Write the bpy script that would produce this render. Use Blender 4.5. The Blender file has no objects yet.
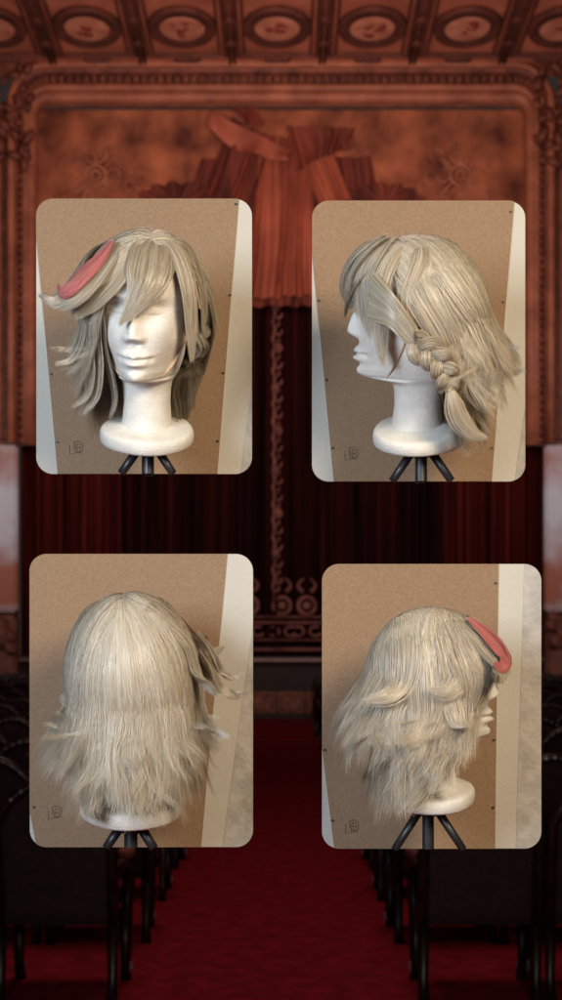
import bpy, bmesh, math, random
import numpy as np
from mathutils import Vector, Matrix

random.seed(7)
RNG = np.random.default_rng(11)
SC = bpy.context.scene
COL = SC.collection
PI = math.pi
R = math.radians

# the picture was planned on a 562 x 1000 sheet: focal length 1500 sheet units, eye 1.7 m above the carpet
F, CX, HY, EYE = 1500.0, 281.0, 640.0, 1.7


def at(px, py, D):
    return Vector(((px - CX) / F * D, D, EYE + (HY - py) / F * D))


# ------------------------------------------------------------------ objects
def tag(o, label=None, cat=None, group=None, kind=None):
    if label: o['label'] = label
    if cat: o['category'] = cat
    if group: o['group'] = group
    if kind: o['kind'] = kind
    return o


def empty(name, loc=(0, 0, 0)):
    o = bpy.data.objects.new(name, None)
    o.empty_display_size = .05
    o.location = loc
    COL.objects.link(o)
    return o


def link_mesh(name, me, mat, parent=None):
    o = bpy.data.objects.new(name, me)
    COL.objects.link(o)
    if mat: me.materials.append(mat)
    if parent: o.parent = parent
    return o


def from_bm(name, bm, mat, parent=None, smooth=False):
    me = bpy.data.meshes.new(name)
    bmesh.ops.recalc_face_normals(bm, faces=bm.faces)
    bm.to_mesh(me); bm.free()
    if smooth:
        me.polygons.foreach_set('use_smooth', [True] * len(me.polygons))
    return link_mesh(name, me, mat, parent)


def from_arr(name, verts, faces, mat, parent=None, smooth=True):
    me = bpy.data.meshes.new(name)
    me.from_pydata([tuple(v) for v in verts], [], [tuple(f) for f in faces])
    me.update()
    if smooth:
        me.polygons.foreach_set('use_smooth', [True] * len(me.polygons))
    return link_mesh(name, me, mat, parent)


def copy_tree(o, parent=None):
    c = o.copy(); COL.objects.link(c)
    if parent: c.parent = parent
    for ch in list(o.children):
        copy_tree(ch, c)
    return c


def add_box(bm, c, s, bev=0.0, rot=None):
    r = bmesh.ops.create_cube(bm, size=1)
    vs = r['verts']
    M = Matrix.Translation(c) @ (rot.to_4x4() if rot else Matrix()) @ Matrix.Diagonal((*s, 1))
    bmesh.ops.transform(bm, matrix=M, verts=vs)
    if bev:
        es = list({e for v in vs for e in v.link_edges})
        bmesh.ops.bevel(bm, geom=es, offset=bev, segments=2, affect='EDGES')


def add_tube(bm, pts, radii, seg=8, caps=True, flat=(1, 1)):
    pts = [Vector(p) for p in pts]
    n = len(pts)
    if not hasattr(radii, '__len__'): radii = [radii] * n
    rings = []
    ref = None
    for i, p in enumerate(pts):
        t = (pts[min(i + 1, n - 1)] - pts[max(i - 1, 0)]).normalized()
        if ref is None:
            ref = Vector((0, 0, 1)) if abs(t.z) < .9 else Vector((0, 1, 0))
        a = (ref - t * ref.dot(t)).normalized(); ref = a
        b = t.cross(a)
        rings.append([bm.verts.new(p + (a * math.cos(k * 2 * PI / seg) * flat[0] + b * math.sin(k * 2 * PI / seg) * flat[1]) * radii[i]) for k in range(seg)])
    for i in range(n - 1):
        for k in range(seg):
            bm.faces.new((rings[i][k], rings[i][(k + 1) % seg], rings[i + 1][(k + 1) % seg], rings[i + 1][k]))
    if caps:
        bm.faces.new(rings[0][::-1]); bm.faces.new(rings[-1])


def add_lathe(bm, prof, M=None, seg=24):
    """prof: list of (radius, height) about the local z axis"""
    rings = []
    for r, z in prof:
        rings.append([bm.verts.new((r * math.cos(k * 2 * PI / seg), r * math.sin(k * 2 * PI / seg), z)) for k in range(seg)])
    for i in range(len(prof) - 1):
        for k in range(seg):
            bm.faces.new((rings[i][k], rings[i][(k + 1) % seg], rings[i + 1][(k + 1) % seg], rings[i + 1][k]))
    bm.faces.new(rings[0][::-1]); bm.faces.new(rings[-1])
    if M:
        bmesh.ops.transform(bm, matrix=M, verts=[v for r_ in rings for v in r_])


def add_prism(bm, poly, y0, y1):
    """poly in (x, z), front face at y0, back at y1"""
    a = [bm.verts.new((x, y0, z)) for x, z in poly]
    b = [bm.verts.new((x, y1, z)) for x, z in poly]
    bm.faces.new(a); bm.faces.new(b[::-1])
    for i in range(len(poly)):
        j = (i + 1) % len(poly)
        bm.faces.new((a[i], b[i], b[j], a[j]))


# ------------------------------------------------------------------ materials
def nodes(name):
    m = bpy.data.materials.new(name); m.use_nodes = True
    nt = m.node_tree
    return m, nt, nt.nodes['Principled BSDF']


def N(nt, typ, **kw):
    n = nt.nodes.new(typ)
    for k, v in kw.items():
        if k.startswith('i_'):
            n.inputs[k[2:].replace('_', ' ')].default_value = v
        else:
            setattr(n, k, v)
    return n


def ramp(nt, stops):
    n = nt.nodes.new('ShaderNodeValToRGB')
    el = n.color_ramp.elements
    while len(el) < len(stops): el.new(.5)
    for e, (p, c) in zip(el, stops):
        e.position = p; e.color = (*c, 1)
    return n


def mat(name, c0, c1=None, scale=20, rough=.6, bump=0, bscale=None, metal=0, spec=.5, stretch=None, detail=6, mid=(.35, .65)):
    """two base colours mixed by noise in object space"""
    m, nt, p = nodes(name)
    p.inputs['Roughness'].default_value = rough
    p.inputs['Metallic'].default_value = metal
    p.inputs['Specular IOR Level'].default_value = spec
    tc = N(nt, 'ShaderNodeTexCoord')
    src = tc.outputs['Object']
    if stretch:
        mp = N(nt, 'ShaderNodeMapping'); mp.inputs['Scale'].default_value = stretch
        nt.links.new(src, mp.inputs[0]); src = mp.outputs[0]
    nz = N(nt, 'ShaderNodeTexNoise', i_Scale=scale, i_Detail=detail)
    nt.links.new(src, nz.inputs['Vector'])
    r_ = ramp(nt, [(mid[0], c0), (mid[1], c1 or c0)])
    nt.links.new(nz.outputs['Fac'], r_.inputs[0])
    nt.links.new(r_.outputs[0], p.inputs['Base Color'])
    if bump:
        nb = N(nt, 'ShaderNodeTexNoise', i_Scale=bscale or scale * 3, i_Detail=4)
        nt.links.new(src, nb.inputs['Vector'])
        b = N(nt, 'ShaderNodeBump', i_Strength=bump, i_Distance=.02)
        nt.links.new(nb.outputs['Fac'], b.inputs['Height'])
        nt.links.new(b.outputs[0], p.inputs['Normal'])
    return m


def foam_mat():
    m, nt, p = nodes('foam_white')
    p.inputs['Roughness'].default_value = .55
    p.inputs['Specular IOR Level'].default_value = .45
    p.inputs['Subsurface Weight'].default_value = .12
    p.inputs['Subsurface Radius'].default_value = (.01, .009, .008)
    tc = N(nt, 'ShaderNodeTexCoord')
    vo = N(nt, 'ShaderNodeTexVoronoi', feature='F1', i_Scale=.6)
    nt.links.new(tc.outputs['Object'], vo.inputs['Vector'])
    nz = N(nt, 'ShaderNodeTexNoise', i_Scale=.07, i_Detail=5)
    nt.links.new(tc.outputs['Object'], nz.inputs['Vector'])
    r_ = ramp(nt, [(.3, (.58, .56, .515)), (.7, (.68, .66, .61))])
    nt.links.new(nz.outputs['Fac'], r_.inputs[0])
    # little yellow-brown scuffs
    n2 = N(nt, 'ShaderNodeTexNoise', i_Scale=.16, i_Detail=8)
    nt.links.new(tc.outputs['Object'], n2.inputs['Vector'])
    r2 = ramp(nt, [(.66, (0, 0, 0)), (.75, (.55, .55, .55))])
    nt.links.new(n2.outputs['Fac'], r2.inputs[0])
    mx = N(nt, 'ShaderNodeMixRGB'); mx.inputs[2].default_value = (.62, .54, .42, 1)
    nt.links.new(r2.outputs[0], mx.inputs[0]); nt.links.new(r_.outputs[0], mx.inputs[1])
    nt.links.new(mx.outputs[0], p.inputs['Base Color'])
    b = N(nt, 'ShaderNodeBump', i_Strength=.15, i_Distance=.25)
    nt.links.new(vo.outputs['Distance'], b.inputs['Height'])
    nt.links.new(b.outputs[0], p.inputs['Normal'])
    return m


def hair_mat(name, stops, rough=.35, transl=.25):
    m, nt, p = nodes(name)
    at_ = N(nt, 'ShaderNodeAttribute', attribute_name='tint')
    r_ = ramp(nt, stops)
    nt.links.new(at_.outputs['Fac'], r_.inputs[0])
    nt.links.new(r_.outputs[0], p.inputs['Base Color'])
    p.inputs['Roughness'].default_value = rough
    p.inputs['Specular IOR Level'].default_value = .6
    tr = N(nt, 'ShaderNodeBsdfTranslucent')
    nt.links.new(r_.outputs[0], tr.inputs['Color'])
    mx = N(nt, 'ShaderNodeMixShader'); mx.inputs[0].default_value = transl
    nt.links.new(p.outputs[0], mx.inputs[1]); nt.links.new(tr.outputs[0], mx.inputs[2])
    nt.links.new(mx.outputs[0], nt.nodes['Material Output'].inputs['Surface'])
    return m


M_FOAM = foam_mat()
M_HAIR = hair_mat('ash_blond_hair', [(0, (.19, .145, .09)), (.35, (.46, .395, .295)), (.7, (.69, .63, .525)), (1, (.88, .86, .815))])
M_PINK = hair_mat('pink_hair', [(0, (.46, .10, .10)), (.6, (.62, .20, .19)), (1, (.76, .36, .34))])
M_CAP = mat('wig_cap', (.36, .30, .21), (.46, .385, .28), scale=.3, rough=.8)
M_STRAP = mat('strap_elastic', (.50, .36, .24), (.56, .42, .30), scale=.5, rough=.8)
M_TRI = mat('tripod_black', (.012, .012, .014), (.022, .022, .025), scale=40, rough=.42, spec=.5)
M_TRI2 = mat('tripod_grey', (.05, .05, .055), (.08, .08, .085), scale=40, rough=.35, spec=.6)
M_CARD = mat('brown_hardboard', (.20, .125, .070), (.262, .167, .097), scale=260, rough=.75, bump=.12, bscale=420, detail=9, mid=(.3, .7))
M_WHITE = mat('white_wall_paint', (.42, .40, .355), (.47, .45, .40), scale=6, rough=.7, bump=.08, bscale=160)
M_GREY = mat('grey_textured_plaster', (.33, .315, .29), (.44, .42, .39), scale=45, rough=.85, bump=.16, bscale=120, detail=8)
M_EDGE = mat('panel_edge', (.30, .24, .17), (.34, .27, .19), scale=20, rough=.8)
M_PIN = mat('black_pin', (.02, .02, .02), (.03, .03, .03), rough=.5)
M_INK = mat('pencil_ink', (.075, .045, .03), (.11, .065, .04), scale=60, rough=.9)

# ------------------------------------------------------------------ hair
U = 2.16 / F                     # one head unit in metres


VIEW = 1


class Hair:
    """collects tapered ribbons, one per strand, into one mesh"""
    def __init__(self): self.V, self.Fq, self.T, self.Nn = [], [], [], []; self.n = 0

    def strands(self, P, width, tint, out):
        """P: (s, m, 3) strand points; width (s,); tint (s,); out: (s, m, 3) outward directions"""
        s, m, _ = P.shape
        T = np.gradient(P, axis=1)
        T /= np.linalg.norm(T, axis=2, keepdims=True) + 1e-9
        S = np.cross(T, out)
        S /= np.linalg.norm(S, axis=2, keepdims=True) + 1e-9
        O = np.cross(S, T)
        tw = RNG.normal(0, .35, (s, 1, 1))
        tn = RNG.normal(0, .22, (s, 1, 1)); Nv = O * np.cos(tn) + S * np.sin(tn)
        S = S * np.cos(tw) + O * np.sin(tw)
        t = np.linspace(0, 1, m)
        prof = (1 - .88 * t ** 2.2)[None, :, None] * width[:, None, None] * .5
        A, B = P - S * prof, P + S * prof
        V = np.stack([A, B], 2).reshape(s * m * 2, 3)
        idx = (np.arange(s)[:, None] * m + np.arange(m - 1)[None, :]) * 2 + self.n
        idx = idx.reshape(-1)
        Fq = np.stack([idx, idx + 1, idx + 3, idx + 2], 1)
        dk = RNG.uniform(0, 1, s) < .05
        tint = np.where(dk, tint - .24, tint) + {1: .07, 2: -.02, 3: .11, 4: .06}[VIEW]  # tint offset per view stands in for its different lighting
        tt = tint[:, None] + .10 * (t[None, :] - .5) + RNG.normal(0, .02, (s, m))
        self.V.append(V); self.Fq.append(Fq); self.T.append(np.repeat(tt.reshape(-1), 2))
        self.n += len(V)
        self.Nn.append(np.repeat(Nv.reshape(-1, 3), 2, axis=0))

    def build(self, name, material, parent):
        V = np.concatenate(self.V); Fq = np.concatenate(self.Fq); T = np.concatenate(self.T)
        me = bpy.data.meshes.new(name)
        me.vertices.add(len(V)); me.vertices.foreach_set('co', V.astype(np.float32).ravel())
        me.loops.add(len(Fq) * 4); me.loops.foreach_set('vertex_index', Fq.astype(np.int32).ravel())
        me.polygons.add(len(Fq)); me.polygons.foreach_set('loop_start', np.arange(len(Fq), dtype=np.int32) * 4)
        me.polygons.foreach_set('loop_total', np.full(len(Fq), 4, dtype=np.int32))
        me.polygons.foreach_set('use_smooth', np.ones(len(Fq), dtype=bool))
        a = me.attributes.new('tint', 'FLOAT', 'POINT')
        a.data.foreach_set('value', np.clip(T, 0, 1).astype(np.float32))
        me.update(calc_edges=True)
        me.validate()
        me.normals_split_custom_set_from_vertices(np.concatenate(self.Nn).astype(np.float32))
        return link_mesh(name, me, material, parent)


def spline(P, m):
    """Catmull-Rom through P (k, 3), m samples"""
    P = np.asarray(P, float); k = len(P)
    Q = np.vstack([2 * P[0] - P[1], P, 2 * P[-1] - P[-2]])
    d = np.linalg.norm(np.diff(P, axis=0), axis=1)
    c = np.concatenate([[0], np.cumsum(d)]); c /= c[-1]
    u = np.linspace(0, 1, m)
    i = np.clip(np.searchsorted(c, u, side='right') - 1, 0, k - 2)
    f = ((u - c[i]) / (c[i + 1] - c[i] + 1e-9))[:, None]
    p0, p1, p2, p3 = Q[i], Q[i + 1], Q[i + 2], Q[i + 3]
    return .5 * (2 * p1 + (p2 - p0) * f + (2 * p0 - 5 * p1 + 4 * p2 - p3) * f ** 2 + (3 * p1 - p0 - 3 * p2 + p3) * f ** 3)


CEN = np.array([0., -4., 128.])
RAD = np.array([59.5, 69., 76.])


def outward(P):
    O = (P - CEN) / RAD ** 2
    q = np.clip((P[..., 2] - 70) / 85, 0, 1); O[..., 2] = O[..., 2] * (.1 + .9 * q * q * (3 - 2 * q))
    return O / (np.linalg.norm(O, axis=-1, keepdims=True) + 1e-9)


def lock(H, pts, n, w, h, width=1.0, tint=.5, tj=.12, m=18, wig=.7, cut=.16, cut_root=.0):
    """a lock of n strands along pts; w / h: half widths across and through it at equal steps"""
    n = int(n * 2.7); width = .44; tint -= .04; tj *= .75
    G = spline(pts, m)
    T = np.gradient(G, axis=0); T /= np.linalg.norm(T, axis=1, keepdims=True) + 1e-9
    O = outward(G.copy()); O -= T * (O * T).sum(1, keepdims=True); O /= np.linalg.norm(O, axis=1, keepdims=True) + 1e-9
    S = np.cross(T, O)
    t = np.linspace(0, 1, m)
    W = np.interp(t, np.linspace(0, 1, len(w)), w); Hh = np.interp(t, np.linspace(0, 1, len(h)), h)
    a = np.clip(RNG.normal(0, .52, n), -1.25, 1.25); b = RNG.uniform(-1, 1, n) * np.sqrt(np.clip(1 - .8 * a * a, 0.05, 1))
    P = G[None] + S[None] * (a[:, None] * W[None])[..., None] + O[None] * (b[:, None] * Hh[None])[..., None]
    # gentle waviness and uneven ends
    ph = RNG.uniform(0, 2 * PI, (n, 1)); fr = RNG.uniform(.6, 1.8, (n, 1))
    P += S[None] * (wig * np.sin(ph + fr * 2 * PI * t[None]) * t[None])[..., None]
    P += O[None] * (wig * .7 * np.cos(ph * 1.7 + fr * 2 * PI * t[None]) * t[None])[..., None]
    end = 1 - np.abs(RNG.normal(0, cut, n)); st = RNG.uniform(0, cut_root + 1e-6, n)
    P2 = np.empty_like(P)
    for i in range(n):
        u = st[i] + (max(end[i], .4) - st[i]) * t
        for c in range(3): P2[i, :, c] = np.interp(u, t, P[i, :, c])
    H.strands(P2, width * RNG.uniform(.6, 1.25, n), np.clip(tint + RNG.normal(0, tj, n), 0, 1), outward(P2.copy()))


def sph(phi, eps):
    return np.array([math.sin(phi) * math.cos(eps), -math.cos(phi) * math.cos(eps), math.sin(eps)])


def slerp(a, b, t):
    o = math.acos(max(-1, min(1, float(np.dot(a, b)))))
    if o < 1e-4: return a
    return (math.sin((1 - t) * o) * a + math.sin(t * o) * b) / math.sin(o)


def lerp(a, b, t): return a + (b - a) * t


def sstep(a, b, x):
    t = min(1, max(0, (x - a) / (b - a))); return t * t * (3 - 2 * t)


def ang(deg):
    return (deg + 180) % 360 - 180


def spline_b(P, U_):
    """Catmull-Rom for a batch: P (s, k, 3), U_ (s, m) in 0..1"""
    s_, k, _ = P.shape
    Q = np.concatenate([2 * P[:, :1] - P[:, 1:2], P, 2 * P[:, -1:] - P[:, -2:-1]], 1)
    d = np.linalg.norm(np.diff(P, axis=1), axis=2).mean(0)
    c = np.concatenate([[0], np.cumsum(d)]); c /= c[-1]
    i = np.clip(np.searchsorted(c, U_, side='right') - 1, 0, k - 2)
    f = ((U_ - c[i]) / (c[i + 1] - c[i] + 1e-9))[..., None]
    r_ = np.arange(s_)[:, None]
    p0, p1, p2, p3 = Q[r_, i], Q[r_, i + 1], Q[r_, i + 2], Q[r_, i + 3]
    return .5 * (2 * p1 + (p2 - p0) * f + (2 * p0 - 5 * p1 + 4 * p2 - p3) * f ** 2 + (3 * p1 - p0 - 3 * p2 + p3) * f ** 3)


def cap_layer(H, clumps, per, lo, hi, endf, layer, width=.52, tint=.5, spread=R(9), m=20, cut=.1, lift=0.0):
    """hair combed from the parting over the skull; endf(phi_deg, layer) -> (target shift deg, eps deg, [(radius, z, turn deg)] below)"""
    for k in range(clumps):
        pd = lo + (hi - lo) * (k + RNG.uniform(0, 1)) / clumps
        shift, eps, fall = endf(pd, layer)
        rs = 1.0 + lift + RNG.uniform(0, .022)
        jit = RNG.normal(0, 1, 4)
        ctint = tint + RNG.normal(0, .055)
        spr = spread * RNG.uniform(.7, 1.3)
        n = int(per * 1.35)
        f = R(pd) + RNG.normal(0, .5, n) * spr
        back = sstep(55, 150, abs(ang(pd)))
        ry = lerp(-29, 22, back) + RNG.uniform(-13, 13, n)
        rx = 7 + RNG.uniform(-2, 2, n)
        n0 = np.stack([rx / RAD[0], (ry - CEN[1]) / RAD[1], np.zeros(n)], 1)
        n0[:, 2] = np.sqrt(1 - np.clip((n0 ** 2).sum(1), 0, .9))
        ep = R(eps) + RNG.normal(0, R(2), n); fs = f + R(shift)
        n1 = np.stack([np.sin(fs) * np.cos(ep), -np.cos(fs) * np.cos(ep), np.sin(ep)], 1)
        om = np.arccos(np.clip((n0 * n1).sum(1), -1, 1))[:, None] + 1e-5
        rj = (rs + RNG.uniform(-.008, .010, n))[:, None]
        pts = []
        for t in (0, .12, .3, .5, .7, .88, 1):
            sl = (np.sin((1 - t) * om) * n0 + np.sin(t * om) * n1) / np.sin(om)
            pts.append(CEN + sl * RAD * (rj - (.03 if t < .05 else 0)))
        e = pts[-1] - CEN
        fe = np.arctan2(e[:, 0], -e[:, 1])
        df = (fe - R(pd + shift) + PI) % (2 * PI) - PI
        conv = 1.0
        for q_, (rr, zz, dd) in enumerate(fall):
            conv *= .80
            k_ = (q_ + 1) / len(fall)
            ff = R(pd + shift) + df * conv + R(dd) + RNG.normal(0, R(1.0), n) * k_
            r2 = rr + jit[0] * 2.6 * k_ + RNG.normal(0, 1.3, n) * k_
            z2 = zz + jit[1] * 4 * k_ + RNG.normal(0, 1.6, n) * k_
            pts.append(np.stack([np.sin(ff) * r2, CEN[1] - np.cos(ff) * r2, z2], 1))
        en = np.maximum(.6, 1 - np.abs(RNG.normal(0, cut, n)))
        t_ = np.linspace(0, 1, m)
        P = spline_b(np.stack(pts, 1), en[:, None] * t_[None])
        ph = RNG.uniform(0, 6.28, (n, 1, 3))
        P += .55 * np.sin(ph + t_[None, :, None] * RNG.uniform(3, 9, (n, 1, 1))) * t_[None, :, None]
        H.strands(P, width * RNG.uniform(.6, 1.3, n), np.clip(ctint + RNG.normal(0, .085, n), 0, 1), outward(P.copy()))


# the four views: sheet x, y of the base centre, scale, turn, tilt seen
VIEWS = {
    1: dict(o=(148, 440), s=1.00, yaw=R(-12), e=R(10)),
    2: dict(o=(421, 442), s=0.98, yaw=R(-90), e=R(10)),
    3: dict(o=(131, 816), s=1.09, yaw=R(180), e=R(9)),
    4: dict(o=(428, 801), s=0.95, yaw=R(92), e=R(10)),
}


def V(view, px, py, d):
    """head coordinates of a point seen at px, py in a view, d head units in front of the base centre"""
    v = VIEWS[view]
    X, Z, e = (px - v['o'][0]) / v['s'], (v['o'][1] - py) / v['s'], v['e']
    q = Matrix.Rotation(-v['yaw'], 3, 'Z') @ Vector((X, -d, (Z + d * math.sin(e)) / math.cos(e)))
    return np.array(q)


def VS(view, px, py, lift=1.06):
    """like V, on the hair surface nearest the viewer (lift 1 = the skull)"""
    best, bd = 1e9, 0
    for d in np.arange(95, -30, -1.0):
        q = V(view, px, py, d)
        g = (q - CEN) / (RAD * lift)
        if q[2] < CEN[2]: g[2] *= .25
        f = math.sqrt(g @ g)
        if f <= 1: return q
        if f < best: best, bd = f, d
    return V(view, px, py, bd)


def back_end(pd, layer):
    """outer layers: 0 ends flipping out two thirds of the way down, 1 a little higher"""
    a = ang(pd)                                  # + is the braid side, - the flick side
    zj = RNG.normal(0, 10)
    up = 11 * layer
    if a > 0 and a < 125:                        # braid side: swept backwards over the ear
        k = sstep(50, 125, a)
        wide = {1: .68, 2: 1.0, 3: 1.0, 4: .95}[VIEW]
        sh = lerp(74, 24, k) if VIEW != 3 else lerp(48, 10, k)
        return sh, lerp(-26, -14, k), [(69 * wide, lerp(92, 90, k) + up * .5, 3), (74 * wide, 76 + up * .8, 6), (82 * wide, 64 + zj * .6 + up, 8), (93 * wide, 55 + zj + up, 10)]
    if a < 0 and a > -125:
        k = sstep(45, 120, -a)
        return 0, lerp(-12, -8, k), [(63, 104 + up * .2, 0), (64, 91 + up * .4, -3), (68, 77 + zj * .5 + up * .8, -7), (lerp(76, 86, k), 66 + zj + up, -11)]
    nar = lerp(.52, 1, sstep(118, 190, a % 360)) if VIEW == 1 else 1
    if VIEW == 2: zj *= .6
    rb = (lerp(82, 94 if VIEW != 2 else 98, sstep(130, 165, abs(a))) + RNG.normal(0, 5)) * nar
    k = sstep(118, 160, abs(a))
    full = {1: 0., 2: .78, 3: .0, 4: .95}[VIEW] * k      # hair standing off the nape in the side views
    eps = lerp(-8, 14, full)
    z0 = lerp(109, 131, full)
    zj = max(-15, min(15, zj)) * (.6 if full else 1); up *= lerp(1, .5, full)
    if VIEW == 3:
        rr = lerp(82, 76, k)
        return RNG.normal(0, 3), -10, [(66.5, 103, 0), (68, 86 + up * .3, 0), (lerp(72, 70, k), 68 + zj * .6 + up * .8, RNG.normal(0, 2)), (rr, 46 + zj * 1.5 + up * 1.4, RNG.normal(0, 6))]
    return RNG.normal(0, 4), eps, [(lerp(66.5, 75, full), z0, 0), (lerp(69, 85, full), lerp(94, 111, full) + up * .4, 0),
                                   (lerp(lerp(70, rb, .42), 96, full), lerp(76, 90, full) + zj * .6 + up * .8, RNG.normal(0, lerp(4, 2, full))),
                                   (lerp(rb, 103, full), lerp(58, 70, full) + zj * 1.2 + up, RNG.normal(0, lerp(9, 4, full)))]


def low_end(pd, layer):
    a = ang(pd)
    r0 = RNG.normal(0, 2.5); zj = RNG.normal(0, 8) if VIEW != 3 else 13 + RNG.normal(0, 4)
    if a > 0 and a < 125:
        k = sstep(50, 125, a)
        wide = {1: .54, 2: 1.0, 3: 1.05, 4: 1.0}[VIEW]
        zj += 22 if VIEW == 1 else 0
        sh = lerp(98, 32, k) if VIEW != 3 else lerp(70, 20, k)
        return sh, -28, [(60 * wide, 76, 3), (60 * wide + r0, 54, 5), (65 * wide, 34 + zj * .5, 7), (77 * wide, 16 + zj, 9)]
    if a < 0 and a > -125:
        k = 1 - sstep(50, 110, -a)
        return -6, -14, [(58, 92, -4 - 6 * k), (57 + r0, 64, -6 - 14 * k), (58, 36 + zj * .4, -8 - 22 * k), (65 + r0, 8 + zj, -16 - 36 * k)]
    nar = lerp(.52, 1, sstep(118, 190, a % 360)) if VIEW == 1 else 1
    return RNG.normal(0, 5), -14, [(62, 90, 0), ((60 + r0) * nar, 60, 0), ((62 + r0) * nar, 30 + zj * .5, 0), ((69 + r0) * nar, 2 + zj, RNG.normal(0, 8))]


def mid_end(pd, layer):
    """a layer between the two, ends scattered down the nape"""
    a = ang(pd); zj = max(-20, min(20, RNG.normal(0, 12))); r1 = RNG.normal(0, 4)
    if a > 0 and a < 125: return low_end(pd, layer)
    k = 1 - sstep(50, 110, -a) if a < 0 else 0
    rb = lerp(76, 84, sstep(130, 165, abs(a)))
    nar = lerp(.52, 1, sstep(118, 190, a % 360)) if VIEW == 1 else 1
    rb *= nar; r1 -= 66 * (1 - nar)
    full = {1: 0., 2: .7, 3: 0., 4: 1.0}[VIEW] * sstep(118, 160, abs(a))
    return RNG.normal(0, 5) - 4 * k, lerp(-12, 0, full), [(lerp(63, 72, full), lerp(98, 112, full), -2 * k), (lerp(64, 80, full), lerp(76, 94, full) + zj * .3, -8 * k),
                                        (lerp(66, 88, full) + r1 * .5, lerp(56, 74, full) + zj * .7, -22 * k), (lerp(rb, 93, full) + r1, lerp(36, 50, full) + zj * 1.2, -34 * k + RNG.normal(0, 7))]


def make_wig(view, root):
    global VIEW
    VIEW = view
    H = Hair()
    # skull net under the hair
    bm = bmesh.new()
    bmesh.ops.create_uvsphere(bm, u_segments=40, v_segments=28, radius=1)
    bmesh.ops.transform(bm, matrix=Matrix.Translation(CEN) @ Matrix.Diagonal((*(RAD * .975), 1)), verts=bm.verts)
    dele = [v for v in bm.verts if (v.co.y < -28 and v.co.z < 176 + (v.co.y + 28) * -.15) or v.co.z < (104 if v.co.y > 12 else 134)]
    bmesh.ops.delete(bm, geom=dele, context='VERTS')
    from_bm('wig_cap', bm, M_CAP, root, smooth=True)
    # lower layer, then the outer layers
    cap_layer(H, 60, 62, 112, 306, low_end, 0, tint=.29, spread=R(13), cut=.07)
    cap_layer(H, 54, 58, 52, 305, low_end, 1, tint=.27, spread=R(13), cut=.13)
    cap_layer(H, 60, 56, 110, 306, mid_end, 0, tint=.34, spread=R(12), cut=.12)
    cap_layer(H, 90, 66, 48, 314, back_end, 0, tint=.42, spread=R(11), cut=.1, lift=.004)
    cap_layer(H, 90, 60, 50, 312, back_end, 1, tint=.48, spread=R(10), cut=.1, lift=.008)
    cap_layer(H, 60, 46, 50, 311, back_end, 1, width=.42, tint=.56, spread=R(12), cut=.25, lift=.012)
    # flicked locks of the side without the braid
    flick = [
        [VS(4, 402, 618), VS(4, 405, 655), VS(4, 402, 684, 1.1), V(4, 388, 697, 73), V(4, 366, 700, 76)],
        [VS(4, 444, 622), VS(4, 455, 655), VS(4, 455, 680, 1.1), V(4, 444, 692, 70), V(4, 425, 689, 76)],
        [VS(4, 420, 640), VS(4, 424, 690), V(4, 424, 715, 64), V(4, 415, 735, 74), V(4, 398, 742, 90)],
        [VS(4, 440, 660), VS(4, 446, 715), V(4, 447, 745, 56), V(4, 440, 772, 58), V(4, 428, 790, 66)],
        [VS(1, 100, 262), V(1, 88, 300, 10), V(1, 83, 332, 14), V(1, 72, 352, 16), V(1, 52, 350, 16)],
        [VS(1, 96, 290), V(1, 92, 350, 2), V(1, 92, 385, 5), V(1, 88, 405, 8), V(1, 79, 417, 10)],
    ]
    if view == 1:
        flick += [
            [VS(1, 98, 285), V(1, 98, 330, 26), V(1, 101, 365, 24), V(1, 98, 396, 22), V(1, 83, 416, 22)],
            [VS(1, 94, 290), V(1, 92, 335, 22), V(1, 94, 372, 22), V(1, 89, 396, 22), V(1, 73, 408, 24)],
            [VS(1, 92, 280), V(1, 88, 320, 20), V(1, 84, 345, 20), V(1, 74, 362, 20), V(1, 58, 366, 22)],
            [VS(1, 100, 290), V(1, 104, 340, 22), V(1, 112, 375, 16), V(1, 116, 400, 12), V(1, 110, 420, 12)],
        ]
    if view == 2:
        flick += [
            [VS(2, 388, 243, .98), V(2, 366, 254, 2), V(2, 350, 272, -2), V(2, 345, 293, 0), V(2, 353, 315, 6)],
            [VS(2, 390, 246, .96), V(2, 368, 256, 8), V(2, 354, 276, 8), V(2, 351, 296, 10), V(2, 358, 316, 14)],
            [VS(2, 392, 250, .96), V(2, 372, 262, 8), V(2, 360, 280, 14), V(2, 358, 302, 16), V(2, 362, 322, 18)],
            [VS(2, 392, 246, .96), V(2, 374, 262, 16), V(2, 364, 286, 26), V(2, 366, 314, 30), V(2, 372, 340, 32)],
        ]
    if view in (1, 4):
        flick += [
            [VS(4, 448, 622), VS(4, 462, 648), VS(4, 469, 676, 1.03), V(4, 466, 702, 52), V(4, 456, 726, 52)],
            [VS(4, 454, 624), VS(4, 468, 650), VS(4, 474, 674, 1.03), V(4, 473, 694, 44), V(4, 466, 712, 46)],
            [VS(4, 446, 640), VS(4, 456, 670), V(4, 460, 705, 54), V(4, 455, 735, 52), V(4, 444, 760, 56)],
        ]
    if view == 4:
        flick += [
            [VS(4, 460, 634), V(4, 471, 654, 47), V(4, 477, 674, 52), V(4, 477, 690, 50), V(4, 471, 702, 48)],
            [VS(4, 456, 640), V(4, 465, 662, 54), V(4, 470, 684, 56), V(4, 466, 704, 54), V(4, 457, 720, 52)],
        ]
    if view == 3:
        flick += [
            [VS(3, 196, 632), VS(3, 211, 652, 1.04), V(3, 220, 668, -22), V(3, 232, 678, -26), V(3, 246, 673, -28)],
            [VS(3, 198, 650), VS(3, 212, 672, 1.04), V(3, 221, 688, -16), V(3, 236, 696, -20), V(3, 252, 691, -24)],
        ]
    if view == 3: flick = flick[:4] + flick[6:]
    fw = .62 if view == 3 else 1
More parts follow.
